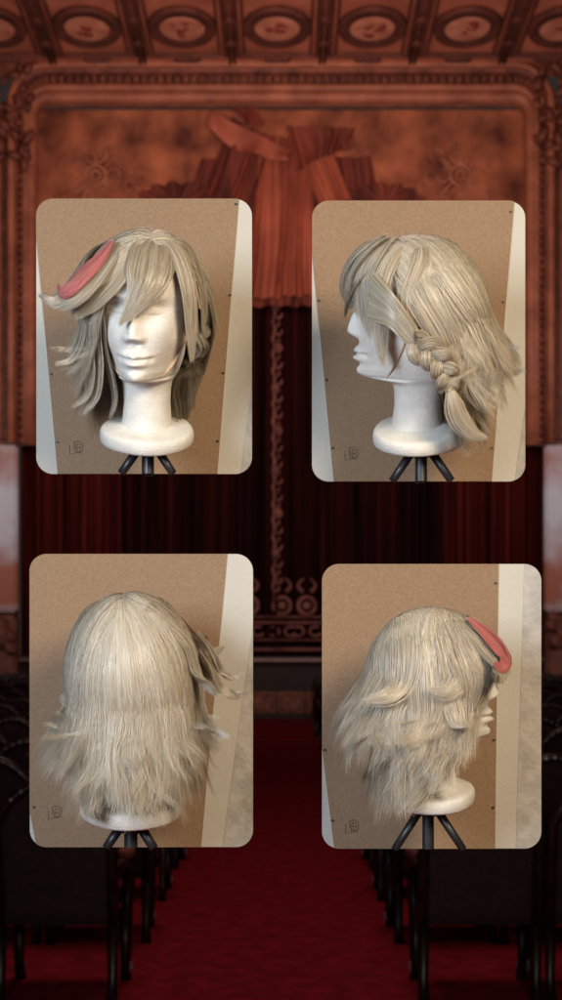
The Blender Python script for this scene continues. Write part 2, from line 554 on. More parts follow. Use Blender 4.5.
    for i, p in enumerate(flick):
        lock(H, p, 170, (10 * fw, 16 * fw, 15 * fw, 10 * fw, 3.5 * fw), (2, 3, 3.5, 3.5, 1.6), tint=.54 if i < 2 else {1: .62, 2: .70 if i > 5 else .5, 3: .72, 4: .5}[view], tj=.15, cut=.16, cut_root=.2, wig=1.1)  # lighter tints in some views make up for weak light on these locks
    # swept locks of the braid side
    for x0, y0, x1, y1, x2, y2, x3, y3, x4, y4, t in (
            (404, 250, 424, 284, 446, 325, 466, 350, 489, 349, .55),
            (412, 250, 440, 276, 468, 315, 492, 345, 516, 352, .62),
            (397, 254, 412, 288, 440, 335, 462, 380, 500, 398, .45),
            (424, 250, 455, 272, 478, 310, 494, 370, 521, 372, .60),
            (415, 256, 440, 312, 462, 370, 474, 410, 486, 432, .48)) if view < 3 else ():
        p = [VS(2, x0, y0, .94), VS(2, x1, y1, 1.01), VS(2, x2, y2, 1.08), VS(2, x3, y3, 1.06), V(2, x4, y4, 36)]
        lock(H, p, 150, (4, 12, 12, 8, 2), (1, 2.5, 3, 3, 2), width=.75, tint=t, cut=.12)
    # stray hairs
    for k in range(46):
        f = R(RNG.uniform(50, 310)); r_ = RNG.uniform(62, 76)
        z = RNG.uniform(30, 195)
        p0 = CEN + sph(f, R(RNG.uniform(0, 70))) * RAD * .99
        p1 = p0 + np.array([math.sin(f), -math.cos(f), .2]) * RNG.uniform(1, 5) + np.array([0, 0, -9.]) + RNG.normal(0, 5, 3)
        p2 = p1 + np.array([math.sin(f) * 6, -math.cos(f) * 6, -RNG.uniform(10, 35)]) + RNG.normal(0, 4, 3)
        P = spline([p0, p1, p2], 12)[None]
        H.strands(P, np.array([.26]), np.array([.5]), outward(P.copy()))
    H.build('hair', M_HAIR, root)

    # fringe
    B = Hair()
    lock(B, [VS(1, 153, 245, .99), VS(1, 127, 263, 1.035), VS(1, 104, 284, 1.09), V(1, 80, 299, 54), V(1, 60, 309, 48), V(1, 47, 300, 44)],
         330, (4, 11, 11, 8, 6, 2), (1, 2, 2.5, 3, 3, 2), tint=.50, cut=.07, cut_root=.08)
    if view < 3: lock(B, [VS(1, 122, 244, .97), VS(1, 96, 260, 1.03), V(1, 82, 281, 28), V(1, 69, 297, 34), V(1, 55, 308, 38), V(1, 46, 301, 38)],
         260, (5, 9, 9, 7, 5, 2), (1, 2, 3, 3, 3, 1), tint=.56, cut=.07)
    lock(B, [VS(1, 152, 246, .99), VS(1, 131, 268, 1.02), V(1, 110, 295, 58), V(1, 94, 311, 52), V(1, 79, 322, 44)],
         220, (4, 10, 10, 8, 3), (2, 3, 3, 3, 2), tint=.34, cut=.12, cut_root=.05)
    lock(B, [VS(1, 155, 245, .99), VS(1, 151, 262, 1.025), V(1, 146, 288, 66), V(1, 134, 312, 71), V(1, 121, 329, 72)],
         330, (4, 15, 17, 8, 2), (2, 2, 2, 2, 1), tint=.26, cut=.1, cut_root=.05)  # low tint paints in the shade on the middle of the fringe
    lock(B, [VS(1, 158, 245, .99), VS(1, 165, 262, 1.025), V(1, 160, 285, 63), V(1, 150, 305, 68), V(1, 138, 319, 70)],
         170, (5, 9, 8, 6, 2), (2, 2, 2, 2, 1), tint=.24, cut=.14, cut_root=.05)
    lock(B, [VS(1, 160, 246, .99), VS(1, 176, 263, 1.045), V(1, 186, 295, 50), V(1, 189, 335, 48), V(1, 190, 362, 46)],
         230, (5, 9, 9, 7, 3), (3, 4, 4, 3, 1), tint=.55, cut=.08)
    lock(B, [VS(1, 164, 246, .97), VS(1, 186, 256, 1.03), V(1, 199, 292, 24), V(1, 202, 318, 22), V(1, 201, 333, 20)],
         200, (5, 9, 8, 7, 4), (3, 4, 4, 3, 2), tint=.50, cut=.08)

    lock(B, [(-26, -40, 198), (-33, -56, 185), (-45, -70, 170), (-57, -76, 158), (-68, -69, 153), (-72, -62, 159)], 5, (4, 8, 10, 9, 6, 3), (1, 2.4, 2.6, 2.4, 2, 1), tint=.5, cut=.12)
    # blond hair lying under the pink streak
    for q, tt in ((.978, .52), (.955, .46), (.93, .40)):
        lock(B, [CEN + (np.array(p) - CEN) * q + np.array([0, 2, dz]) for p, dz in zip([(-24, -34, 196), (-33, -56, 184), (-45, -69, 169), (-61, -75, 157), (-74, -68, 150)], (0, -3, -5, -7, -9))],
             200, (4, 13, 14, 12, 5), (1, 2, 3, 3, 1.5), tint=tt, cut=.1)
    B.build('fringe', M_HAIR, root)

    # pink streak
    K = Hair()
    lock(K, [(-26, -40, 197), (-33, -56, 184), (-45, -69, 169), (-57, -75, 157), (-68, -68, 152), (-72, -62, 159)],
         380, (3, 7.5, 10, 9, 5.5, 1.6), (.8, 1.3, 1.3, 1.3, 1, .5), tint=.50, tj=.26, cut=.09, width=.8)
    K.build('pink_streak', M_PINK, root)

    # braid: gathered section, three crossing strands, tail
    D = Hair()
    bo = {2: 5, 1: -17}.get(view, -13)         # the braid lies closer to the neck in the other views
    bt = {2: 6, 1: -31}.get(view, -20)
    for j in range(7):
        y0 = 286 + j * 6.2
        p = [V(2, 376 - j * .6, y0 - 4, 43 + bo * .6), V(2, 392, lerp(300, 326, j / 6), 61 + bo), V(2, 408, lerp(322, 342, j / 6), 66 + bo), V(2, 424, lerp(346, 352, j / 6), 66 + bo)]
        if view != 2: p = [V(2, 398, lerp(312, 334, j / 6), 43), V(2, 410, lerp(326, 343, j / 6), 49), V(2, 424, lerp(346, 352, j / 6), 50)]
        lock(D, p, 60, (3.2, 3, 2.4, 2), (2, 2.5, 2.5, 2), tint=.42 + .03 * (j % 3), cut=.0)
    path = spline([V(2, 413, 346, 67 + bo), V(2, 430, 354, 69 + bo), V(2, 442, 368, 68 + bt), V(2, 448, 388, 64 + bt)], 40)
    T = np.gradient(path, axis=0); T /= np.linalg.norm(T, axis=1, keepdims=True)
    O = outward(path.copy()); O -= T * (O * T).sum(1, keepdims=True); O /= np.linalg.norm(O, axis=1, keepdims=True)
    S = np.cross(T, O)
    for j in range(3):
        a = np.linspace(0, 2 * PI * 1.4, 40) + j * 2 * PI / 3
        w = np.linspace(10.5, 7.5, 40)
        pth = path + S * (np.sin(a) * w)[:, None] + O * (np.sin(2 * a) * 4.2)[:, None]
        lock(D, pth[::3], 90, (5.2, 5.8, 5.4, 4), (3.6, 4.2, 4, 3), tint=.46, cut=.0, m=34, wig=.3)
    lock(D, [V(2, 448, 386, 64 + bt), V(2, 451, 400, 65 + bt), V(2, 456, 415, 63 + bt), V(2, 469, 430, 58 + bt), V(2, 484, 435, 52 + bt)],
         200, (2.5, 8, 8.5, 6, 2), (2.5, 6, 6, 5, 2), tint=.55, cut=.12)
    D.build('braid', M_HAIR, root)
    bm = bmesh.new()
    c = V(2, 448, 388, 64 + bt)
    bmesh.ops.create_uvsphere(bm, u_segments=12, v_segments=8, radius=3.6, matrix=Matrix.Translation(c))
    from_bm('hair_tie', bm, M_STRAP, root, smooth=True)

    # elastic under the chin
    bm = bmesh.new()
    sp = [V(2, 407, 336, 44), V(2, 403, 350, 38.5), V(2, 394, 367, 29.5), V(2, 387, 377.5, 16.5), V(2, 386, 378.5, 4)]
    sp += [np.array([-q[0], q[1], q[2]]) for q in sp[::-1][1:]]
    add_tube(bm, spline(sp, 36), 1.8, seg=8, flat=(.25, 1))
    from_bm('chin_strap', bm, M_STRAP, root, smooth=True)


# ------------------------------------------------------------------ foam head
def gauss(x, s): return math.exp(-(x / s) ** 2)


def make_head_mesh():
    """z of a level -> half width, front, back (front and back measured from the base centre)"""
    key = [  # z, halfwidth, front, back
        (13, 27, 33, 24), (17, 25.5, 31, 22), (24, 24, 29, 20.5), (40, 23, 27, 20), (54, 23.5, 27, 22), (62, 25, 29, 27),
        (65.5, 27, 36, 31), (67.5, 28.5, 50, 33), (69, 29.5, 57, 35), (72, 31, 61, 37), (78, 33.5, 63.5, 40), (86, 36, 62.5, 44), (95, 38, 62, 48),
        (105, 39.8, 62, 51), (118, 41, 61.5, 54), (130, 42, 60.5, 56), (140, 43, 60, 55), (150, 44, 61.5, 53), (162, 44, 60, 49), (174, 41, 54, 42),
        (184, 34.5, 45, 33), (192, 26, 34.5, 23), (197, 17, 25, 14), (199.5, 8, 13, 6), (200.3, .5, 5, 0)]
    ks = np.array(key)
    zs = np.concatenate([np.linspace(13, 62, 20), np.linspace(63, 72, 22), np.linspace(73, 150, 80), np.linspace(151, 190, 24), np.linspace(191, 200.3, 14)])
    nphi = 144
    # monotone-ish smooth interpolation
    def itp(z, c):
        return np.interp(z, ks[:, 0], ks[:, c])
    verts = []
    for z in zs:
        w = (itp(z - 1, 1) + 2 * itp(z, 1) + itp(z + 1, 1)) / 4
        fr = (itp(z - 1, 2) + 2 * itp(z, 2) + itp(z + 1, 2)) / 4
        bk = (itp(z - 1, 3) + 2 * itp(z, 3) + itp(z + 1, 3)) / 4
        cy = -lerp(4, 6, sstep(60, 80, z))
        for k in range(nphi):
            a = 2 * PI * k / nphi
            sx, cy_ = math.sin(a), -math.cos(a)
            front = cy_ < 0
            dep = (fr + cy) if front else (bk - cy)
            # the face narrows from cheek to chin
            ex = 1.0
            x = w * sx
            face = sstep(66, 72, z) * (1 - sstep(150, 170, z)) if front else 0
            y = cy + dep * (math.copysign(abs(cy_) ** lerp(1, .86, face), cy_))
            if front and z < 110:
                jaw = sstep(66, 70, z) * (1 - sstep(78, 112, z))
                x *= 1 - jaw * .42 * max(0, -cy_) ** .8
            # features
            fx = abs(x)
            if front and cy_ < -.2:
                nz = sstep(106, 114, z) * (1 - sstep(114, 152, z))
                nose_h = 11.5 * nz + 1.5 * sstep(120, 140, z) * (1 - sstep(146, 156, z))
                nw = lerp(7.6, 4.2, sstep(110, 140, z))
                y -= nose_h * gauss(fx, nw)
                y -= 3.6 * gauss(fx - 7.2, 3.4) * gauss(z - 111.5, 4.2)                  # nostril wings
                y += 2.2 * gauss(fx - 4, 2.2) * gauss(z - 107, 2.0)
                y += 7.0 * gauss(fx - 16.5, 10) * gauss(z - 138, 8)                       # eye sockets
                y -= 4.6 * gauss(fx - 17, 7.5) * gauss(z - 136.5, 4.6)                    # closed eyeballs
                y += .9 * gauss(fx - 17, 8) * gauss(z - 132.8 - .02 * (fx - 17) ** 2, 1.0)
                y -= 2.6 * gauss(fx - 15, 13) * gauss(z - 149, 5)                         # brow
                y -= 2.4 * gauss(fx - 26, 10) * gauss(z - 118, 9)                         # cheekbone
                y -= 5.2 * gauss(fx, 12.5) * gauss(z - 95.2 - (.8 * gauss(fx - 3.5, 3) - .9 * gauss(fx, 2)), 3.0)   # upper lip
                y -= 5.8 * gauss(fx, 11.0) * gauss(z - 87.8, 3.2)                         # lower lip
                y += 2.2 * gauss(fx, 15) * gauss(z - 91.6 - .006 * fx * fx, 1.1)          # mouth line
                y += 2.0 * gauss(fx - 14.5, 2.4) * gauss(z - 91.5, 3)                     # mouth corners
                y += 2.2 * gauss(fx, 9) * gauss(z - 81, 3.2)                              # under the lip
                y -= 2.6 * gauss(fx, 9) * gauss(z - 73.5, 5)                              # chin
                y += 1.0 * gauss(fx, 1.8) * gauss(z - 102, 4)                             # philtrum
            verts.append((x, y, z))
    faces = []
    for i in range(len(zs) - 1):
        for k in range(nphi):
            k2 = (k + 1) % nphi
            faces.append((i * nphi + k, i * nphi + k2, (i + 1) * nphi + k2, (i + 1) * nphi + k))
    faces.append(tuple(range((len(zs) - 1) * nphi, len(zs) * nphi)))
    faces.append(tuple(range(nphi))[::-1])
    me = bpy.data.meshes.new('head')
    me.from_pydata(verts, [], faces); me.update()
    me.polygons.foreach_set('use_smooth', [True] * len(me.polygons))
    me.materials.append(M_FOAM)
    return me


def make_base_mesh():
    prof = [(34, -1), (42, -.6), (45, .6), (46.2, 2.6), (46.6, 8), (46.0, 12.0), (44.6, 14.2), (42, 15.2), (36, 16), (30, 17.2), (25, 20)]
    bm = bmesh.new(); add_lathe(bm, prof, seg=72)
    for v in bm.verts:
        a = math.atan2(v.co.x, v.co.y)
        k = 1 + .012 * math.sin(3 * a + 1) + .008 * math.sin(5 * a)
        v.co.x *= k; v.co.y *= k
        if v.co.z > 14: v.co.z += .6 * math.sin(2 * a + .5)
        v.co.y -= 3
    bmesh.ops.recalc_face_normals(bm, faces=bm.faces)
    me = bpy.data.meshes.new('base'); bm.to_mesh(me); bm.free()
    me.polygons.foreach_set('use_smooth', [True] * len(me.polygons))
    me.materials.append(M_FOAM)
    return me


HEAD_ME, BASE_ME = make_head_mesh(), make_base_mesh()
DP = 2.325                        # the panels' front faces
DH = 2.16                         # the heads' axes


def head_matrix(view):
    v = VIEWS[view]
    px, py = v['o']
    loc = at(px, py, DH)
    al = math.atan2(HY - (py - 110 * v['s']), F) + v['e']
    th = -math.atan2(px - CX, F)
    rot = Matrix.Rotation(th, 4, 'Z') @ Matrix.Rotation(al, 4, 'X') @ Matrix.Rotation(v['yaw'], 4, 'Z')
    return Matrix.Translation(loc) @ rot @ Matrix.Scale(U * v['s'], 4)


# ------------------------------------------------------------------ panels
def rrect(x0, y0, x1, y1, r, n=12):
    pts = []
    for cx, cy, a0 in ((x1 - r, y0 + r, -90), (x1 - r, y1 - r, 0), (x0 + r, y1 - r, 90), (x0 + r, y0 + r, 180)):
        for k in range(n + 1):
            a = R(a0 + 90 * k / n); pts.append((cx + r * math.cos(a), cy + r * math.sin(a)))
    return pts


def clip(poly, p, q, keep_left):
    """keep the part of poly on one side of the line p-q (keep_left: smaller x)"""
    (x0, y0), (x1, y1) = p, q
    def side(a):
        xl = x0 + (x1 - x0) * (a[1] - y0) / (y1 - y0)
        return (xl - a[0]) if keep_left else (a[0] - xl)
    out = []
    for i in range(len(poly)):
        a, b = poly[i], poly[(i + 1) % len(poly)]
        sa, sb = side(a), side(b)
        if sa >= 0: out.append(a)
        if (sa > 0) != (sb > 0) and sa != sb:
            t = sa / (sa - sb); out.append((a[0] + (b[0] - a[0]) * t, a[1] + (b[1] - a[1]) * t))
    return out


def to_plane(poly, D):
    return [((x - CX) / F * D, EYE + (HY - y) / F * D) for x, y in poly]


PANELS = {
    1: dict(r=(36.5, 199, 252, 474), L=((36.5, 232), (58, 474)), Rr=((238.8, 199), (217.5, 474)), G=((252, 386), (240.6, 474)),
            pins=((236.2, 204), (230, 295), (223.2, 373), (217.6, 441), (43.8, 294), (51.2, 374), (57.4, 442)), mark=(77, 448)),
    2: dict(r=(312, 201, 525, 481.5), L=((312, 249), (333.6, 481.5)), Rr=((513.8, 201), (491.4, 481.5)), G=((525, 407), (514.4, 481.5)),
            pins=((510.6, 211.7), (503.4, 301.7), (491.9, 448), (318.9, 300.5), (326.4, 380), (332.6, 448)), mark=(352, 454)),
    3: dict(r=(30, 554, 253, 847), L=((30, 811), (37, 847)), Rr=((227.2, 554), (201.3, 847)), G=((253, 626), (222.5, 847)),
            pins=((218.4, 650), (34.2, 807)), mark=(55.5, 813)),
    4: dict(r=(322, 564, 541, 848.5), L=((322, 749), (334, 848.5)), Rr=((498, 564), (494.7, 848.5)), G=((524, 564), (515.6, 848.5)),
            pins=((495.6, 583), (493.8, 740), (493, 807.6), (324.6, 750), (332.4, 820.6)), mark=(352.6, 827)),
}


def make_panel(k, label):
    p = PANELS[k]
    x0, y0, x1, y1 = p['r']
    outline = rrect(x0, y0, x1, y1, 17)
    c = at((x0 + x1) / 2, y1, DP + .006)
    root = empty('display_panel', c)
    tag(root, label, 'display panel', 'rounded display panels behind the wigs')
    inv = Matrix.Translation(-c)

    def piece(name, poly, m, y0_, y1_):
        if len(poly) < 3: return None
        bm = bmesh.new()
        add_prism(bm, to_plane(poly, DP), y0_, y1_)
        bmesh.ops.transform(bm, matrix=inv, verts=bm.verts)
        return from_bm(name, bm, m, root)
    piece('backing', outline, M_EDGE, DP + .003, DP + .009)
    L, Rr, G = p['L'], p['Rr'], p['G']
    board = clip(clip(outline, *L, False), *Rr, True)
    piece('hardboard_sheet', board, M_CARD, DP - .0025, DP + .0028)
    piece('white_wall', clip(outline, *L, True), M_WHITE, DP, DP + .0028)
    piece('white_wall', clip(clip(outline, *Rr, False), *G, True), M_WHITE, DP, DP + .0028)
    piece('plaster_wall', clip(outline, *G, False), M_GREY, DP - .0008, DP + .0028)
    for (px, py) in p['pins']:
        bm = bmesh.new()
        w = at(px, py, DP - .0035) - c
        add_box(bm, w, (.0042, .003, .0035), .0008)
        from_bm('pin', bm, M_PIN, root)
    # pencilled mark: an open square bracket leaning on a rounded scribble
    bm = bmesh.new()
    mx, my = p['mark']
    s = 1.0
    strokes = [[(-7, -3), (-7, 6.5), (-1.5, 5.5), (-1.5, -3)], [(-3, -6), (2, -7), (5.6, -5), (6, 1), (4.5, 4.6), (-1.2, 4.6)],
               [(-3, -6), (-3, 1.5)], [(0, -5), (.4, 4)], [(0, -4.6), (3.6, -3.6), (3.2, -.6), (.4, -.6), (3.8, 0), (3.6, 3.2), (.4, 4)]]
    for st in strokes:
        pts = [at(mx + a * s, my + b * s, DP - .0026) - c for a, b in st]
        add_tube(bm, pts, .0006, seg=5)
    from_bm('pencil_mark', bm, M_INK, root)
    return root


# ------------------------------------------------------------------ tripod
def make_tripod(view, label):
    v = VIEWS[view]
    s = v['s']
    px, py = v['o']
    yb = PANELS[view]['r'][3]
    top = at(px, py + 1, DH)
    root = empty('tripod', top)
    tag(root, label, 'tripod', 'black tripods under the foam heads')
    z1 = at(px, yb, DH).z - top.z
    m = U * s
    lean = Vector((0, math.sin(math.atan2(HY - py, F) + .1), 0))
    bm = bmesh.new()
    add_lathe(bm, [(9 * m, 2 * m), (9 * m, -3 * m), (7 * m, -4 * m), (7.6 * m, -12 * m), (6.2 * m, -13 * m), (6.2 * m, z1)], seg=20)
    from_bm('centre_column', bm, M_TRI, root)
    bm = bmesh.new()
    add_lathe(bm, [(7.6 * m, -9 * m), (8.4 * m, -9.6 * m), (8.4 * m, -14.4 * m), (7.6 * m, -15 * m)], seg=20)
    from_bm('collar', bm, M_TRI2, root)
    for a in (-1, 1, 0):
        bm = bmesh.new()
        x0, x1 = a * 9 * m, a * (9 + 14.5 * (-z1 / m - 8) / 22) * m
        yy = 7 * m if a == 0 else -4 * m
        p0 = Vector((x0, yy, -8 * m)); p1 = Vector((x1, yy * 2.2, z1))
        add_tube(bm, [p0, p0.lerp(p1, .5), p1], [5.4 * m, 5.2 * m, 4.8 * m], seg=10, flat=(.85, 1))
        leg = from_bm('leg', bm, M_TRI, root, smooth=True)
        if a:
            bm = bmesh.new()
            add_box(bm, p0 + Vector((-a * 1.5 * m, 0, 0)), (7 * m, 7 * m, 8 * m), m)
            from_bm('leg_hinge', bm, M_TRI2, leg)
    return root


PANEL_LABELS = {
    1: 'rounded brown hardboard panel behind the wig whose face looks at the viewer',
    2: 'rounded brown hardboard panel behind the braided wig shown in profile',
    3: 'rounded brown hardboard panel behind the wig seen entirely from the back',
    4: 'rounded brown hardboard panel with wide grey plaster strip behind the profile wig',
}
HEAD_LABELS = {
    1: 'white foam mannequin head with its whole face turned to the viewer',
    2: 'white foam mannequin head in profile with a beige strap under its chin',
    3: 'white foam mannequin head seen from behind, only its base rim showing under the hair',
    4: 'white foam mannequin head in profile, face peeking out below the pink streak',
}
WIG_LABELS = {
    1: 'ash blond shaggy wig from the front, fringe swept over the face with pink streak',
    2: 'ash blond wig in profile with a braid behind the ear, hair swept back',
    3: 'pale ash blond layered wig seen from behind, smooth crown and flicked ends',
    4: 'ash blond wig in profile with pink streak above the forehead and flicked side locks',
}
TRI_LABELS = {
    1: 'black tripod under the foam head that faces the viewer',
    2: 'black tripod under the foam head with the braided wig',
    3: 'black tripod under the wig seen from behind',
    4: 'black tripod under the profile head with the pink streak',
}


def build_exhibits():
    for k in (1, 2, 3, 4):
        make_panel(k, PANEL_LABELS[k])
        make_tripod(k, TRI_LABELS[k])
        M = head_matrix(k)
        h = empty('foam_head'); h.matrix_world = M
        tag(h, HEAD_LABELS[k], 'mannequin head', 'white foam mannequin heads')
        for nm, me in (('head', HEAD_ME), ('base', BASE_ME)):
            o = bpy.data.objects.new(nm, me); COL.objects.link(o); o.parent = h
            if nm == 'base':          # the base sits a little askew, as in the photograph
                y = VIEWS[k]['yaw']
                o.matrix_local = Matrix.Translation((0, 0, 8)) @ Matrix.Rotation(-y, 4, 'Z') @ Matrix.Rotation(R(6), 4, 'X') @ Matrix.Rotation(y, 4, 'Z') @ Matrix.Translation((0, 0, -8))
        w = empty('wig'); w.matrix_world = M
        tag(w, WIG_LABELS[k], 'wig', 'ash blond wigs with a pink streak')
        make_wig(k, w)


build_exhibits()
# ------------------------------------------------------------------ theatre
DS = 32.0                         # plane of the proscenium
PX = DS / F                       # one sheet unit at that plane, metres


def sx(px): return (px - CX) * PX
def sz(py): return EYE + (HY - py) * PX


M_GILT = mat('old_gilt_plaster', (.22, .075, .042), (.36, .135, .075), scale=2.2, rough=.55, bump=.5, bscale=9, detail=8)
M_GILT2 = mat('dark_gilt_plaster', (.09, .025, .017), (.20, .062, .036), scale=3, rough=.6, bump=.6, bscale=8, detail=8)
M_COVE = mat('painted_ceiling', (.34, .115, .075), (.52, .19, .12), scale=1.4, rough=.7, bump=.25, bscale=7, detail=9)
M_COVEDARK = mat('ceiling_outline', (.075, .022, .016), (.13, .04, .027), scale=3, rough=.7)
M_DISC = mat('medallion_paint', (.44, .17, .11), (.66, .31, .21), scale=2.2, rough=.7, detail=9)
M_ROSE = mat('medallion_rose', (.16, .025, .02), (.30, .08, .05), scale=5, rough=.7)
M_CANVAS = mat('painted_canvas', (.085, .02, .011), (.44, .155, .075), scale=1.3, rough=.8, bump=.2, bscale=6, detail=12, mid=(.32, .68))
M_CANVASLINE = mat('canvas_ornament', (.26, .095, .055), (.46, .20, .12), scale=3, rough=.8)
M_DRAPERY = mat('painted_drapery', (.06, .010, .008), (.20, .042, .026), scale=.9, rough=.7, stretch=(2.5, 1, .5), detail=9)
M_DRAPERY2 = mat('painted_drapery_light', (.16, .033, .02), (.38, .11, .06), scale=.9, rough=.7, stretch=(2, 1, .6), detail=9)
M_CURTLIT = mat('red_velvet_lit', (.035, .005, .0045), (.125, .018, .014), scale=1.0, rough=.9, spec=.1, stretch=(5, 1, .12), detail=8)  # curtain velvet in the brighter tone of its lit sides
M_CURTSHADE = mat('red_velvet_shaded', (.007, .0016, .0016), (.036, .0065, .006), scale=1.0, rough=.9, spec=.08, stretch=(5, 1, .12), detail=8)  # same velvet, darkened to paint the unlit middle
M_EMB = mat('faded_embroidery', (.10, .030, .026), (.22, .085, .072), scale=3, rough=.7, detail=8)
M_STAGE = mat('stage_edge_boards', (.16, .12, .11), (.26, .20, .18), scale=4, rough=.5)
M_BLACK = mat('stage_front_black', (.006, .003, .003), (.014, .006, .006), scale=3, rough=.7)
M_BAND = mat('stage_front_ornament', (.11, .03, .018), (.24, .085, .045), scale=7, rough=.6, detail=9)
M_CARPET = mat('red_carpet', (.13, .0045, .010), (.22, .008, .017), scale=9, rough=.95, spec=.08, bump=.3, bscale=60, detail=10)
M_MARBLE = mat('veined_marble_glow', (.34, .11, .06), (.52, .61, .74), scale=.5, rough=.35, detail=7, mid=(.42, .56))  # stone veins; the pale blue also paints in reflected light
M_WOODDARK = mat('carved_dark_wood', (.006, .002, .002), (.018, .006, .005), scale=12, rough=.38, spec=.3, detail=6)
M_PLUSH = mat('dark_red_plush', (.008, .0012, .0014), (.022, .003, .0035), scale=30, rough=.9)
M_PAD = mat('worn_arm_velvet', (.12, .022, .014), (.26, .07, .04), scale=40, rough=.8)
M_BRASS = mat('dull_brass', (.22, .18, .16), (.36, .32, .29), scale=60, rough=.35, metal=.4)
M_SIDE = mat('side_wall_plaster', (.12, .035, .022), (.24, .075, .045), scale=.9, rough=.6, bump=.5, bscale=5, stretch=(1, 1, .35), detail=9)


def sheet_grid(name, fn, nu, nv, m, parent=None):
    vs = [fn(i / nu, j / nv) for j in range(nv + 1) for i in range(nu + 1)]
    fs = [(j * (nu + 1) + i, j * (nu + 1) + i + 1, (j + 1) * (nu + 1) + i + 1, (j + 1) * (nu + 1) + i) for j in range(nv) for i in range(nu)]
    return from_arr(name, vs, fs, m, parent)


def build_theatre():
    # ground
    bm = bmesh.new(); add_box(bm, (0, 16, -.05), (34, 70, .1))
    tag(from_bm('floor', bm, M_CARPET), kind='structure')

    # the hall around: side walls, walls beside the stage, flat ceiling over the seats
    for sgn in (-1, 1):
        bm = bmesh.new(); add_box(bm, (sgn * 11.2, 14, 7.1), (.3, 42, 14.4)); tag(from_bm('wall', bm, M_SIDE), kind='structure')
        bm = bmesh.new(); add_box(bm, (sgn * 9.6, DS + .75, 7.1), (2.8, .3, 14.4)); tag(from_bm('wall', bm, M_SIDE), kind='structure')
    bm = bmesh.new(); add_box(bm, (0, 10.5, 14.45), (22.6, 33, .2)); tag(from_bm('ceiling', bm, M_COVE), kind='structure')

    # stage
    st = empty('stage', (0, DS, 0))
    tag(st, 'dark raised stage with a pale front edge and an ornamented band below', 'stage')
    bm = bmesh.new(); add_box(bm, (0, 3.0, sz(662) / 2), (15.5, 5.6, sz(662) - .01)); from_bm('stage_block', bm, M_BLACK, st)
    bm = bmesh.new(); add_box(bm, (0, 2.9, sz(660)), (15.6, 6.0, .07), .015); from_bm('stage_floor', bm, M_STAGE, st)
    for k in range(26):
        bm = bmesh.new()
        x = (k - 12.5) * .6 - .09
        add_box(bm, (x, .17, .36), (.56, .06, .46), .02)
        add_box(bm, (x, .13, .36), (.46, .04, .36), .02)
        for a in range(4):
            c = Vector((x + (.1 if a % 2 else -.1), .10, .36 + (.085 if a > 1 else -.085)))
            pts = [c + Vector((.075 * math.cos(q), 0, .065 * math.sin(q))) for q in np.linspace(0, 5.2, 10)]
            add_tube(bm, pts, .018, seg=5)
        from_bm('ornament_panel', bm, M_BAND, st)

    # ceiling with its coffers
    def cpt(px, v):
        """px at the cornice line, v 0 at the cornice .. 1 towards the audience"""
        D = lerp(DS - .55, 28.2, v)
        return Vector((sx(px) * (1 + .0 * v), D, EYE + 12.08 + v * .12))
    ce = sheet_grid('ceiling', lambda u, v: cpt(lerp(-260, 822, u), lerp(-.25, 1.7, v)) + Vector((0, 0, .06)), 40, 10, M_COVE)
    tag(ce, kind='structure')

    def coffer_line(bm, pts, r):
        add_tube(bm, pts, r, seg=6)
    for i in range(-3, 4):
        cx = 277.5 + i * 88
        # raised frame of the coffer
        bm = bmesh.new()
        for ins, r in ((6, .05), (12, .03)):
            q = [cpt(cx - 44 + ins, .10 + ins * .004), cpt(cx + 44 - ins, .10 + ins * .004), cpt(cx + 44 - ins, 1.0), cpt(cx - 44 + ins, 1.0)]
            coffer_line(bm, q + [q[0]], r)
        f = from_bm('coffer_frame', bm, M_COVEDARK, ce)
        c = cpt(cx, .55)
        slope = (cpt(cx, 1) - cpt(cx, 0)).normalized()
        xa = Vector((1, 0, 0)); nrm = xa.cross(slope); nrm = nrm if nrm.z < 0 else -nrm
        B = Matrix((xa, slope * 1.28, nrm)).transposed().to_4x4()
        Mx = Matrix.Translation(c) @ B
        bm = bmesh.new(); add_lathe(bm, [(.68, 0), (.66, .08), (.58, .10), (.52, .04), (.46, .09), (.44, .02)], Mx, 40)
        from_bm('medallion_ring', bm, M_COVEDARK, ce, smooth=True)
        bm = bmesh.new(); add_lathe(bm, [(.445, .0), (.445, .05), (.3, .06)], Mx, 40)
        from_bm('medallion', bm, M_DISC, ce)
        bm = bmesh.new()
        for k in range(7):
            a = RNG.uniform(0, 6.28); r_ = RNG.uniform(.02, .24)
            bmesh.ops.create_icosphere(bm, subdivisions=1, radius=RNG.uniform(.05, .11), matrix=Mx @ Matrix.Translation((r_ * math.cos(a), r_ * math.sin(a), .06)) @ Matrix.Diagonal((1, .8, .4, 1)))
        from_bm('painted_roses', bm, M_ROSE, ce, smooth=True)
        bm = bmesh.new()
        for dx in (-2.2, 2.2):
            coffer_line(bm, [cpt(cx + 44 + dx, 0), cpt(cx + 44 + dx, 1.3)], .035)
        for vv in (.3, .62, .95):
            bmesh.ops.create_icosphere(bm, subdivisions=2, radius=.11, matrix=Matrix.Translation(cpt(cx + 44, vv)) @ Matrix.Diagonal((1, 1.5, .6, 1)))
        for k in (-1, 0, 1):
            bmesh.ops.create_icosphere(bm, subdivisions=2, radius=.09, matrix=Matrix.Translation(cpt(cx + k * 7, .06)) @ Matrix.Diagonal((1.5, 1, .6, 1)))
        from_bm('rosette_rib', bm, M_COVEDARK, ce, smooth=True)

    # proscenium arch: mouldings swept round the opening
    ar = empty('proscenium_arch', (0, DS, 0))
    tag(ar, 'gilded proscenium arch with rounded corners and dentilled mouldings around the stage', 'proscenium arch')

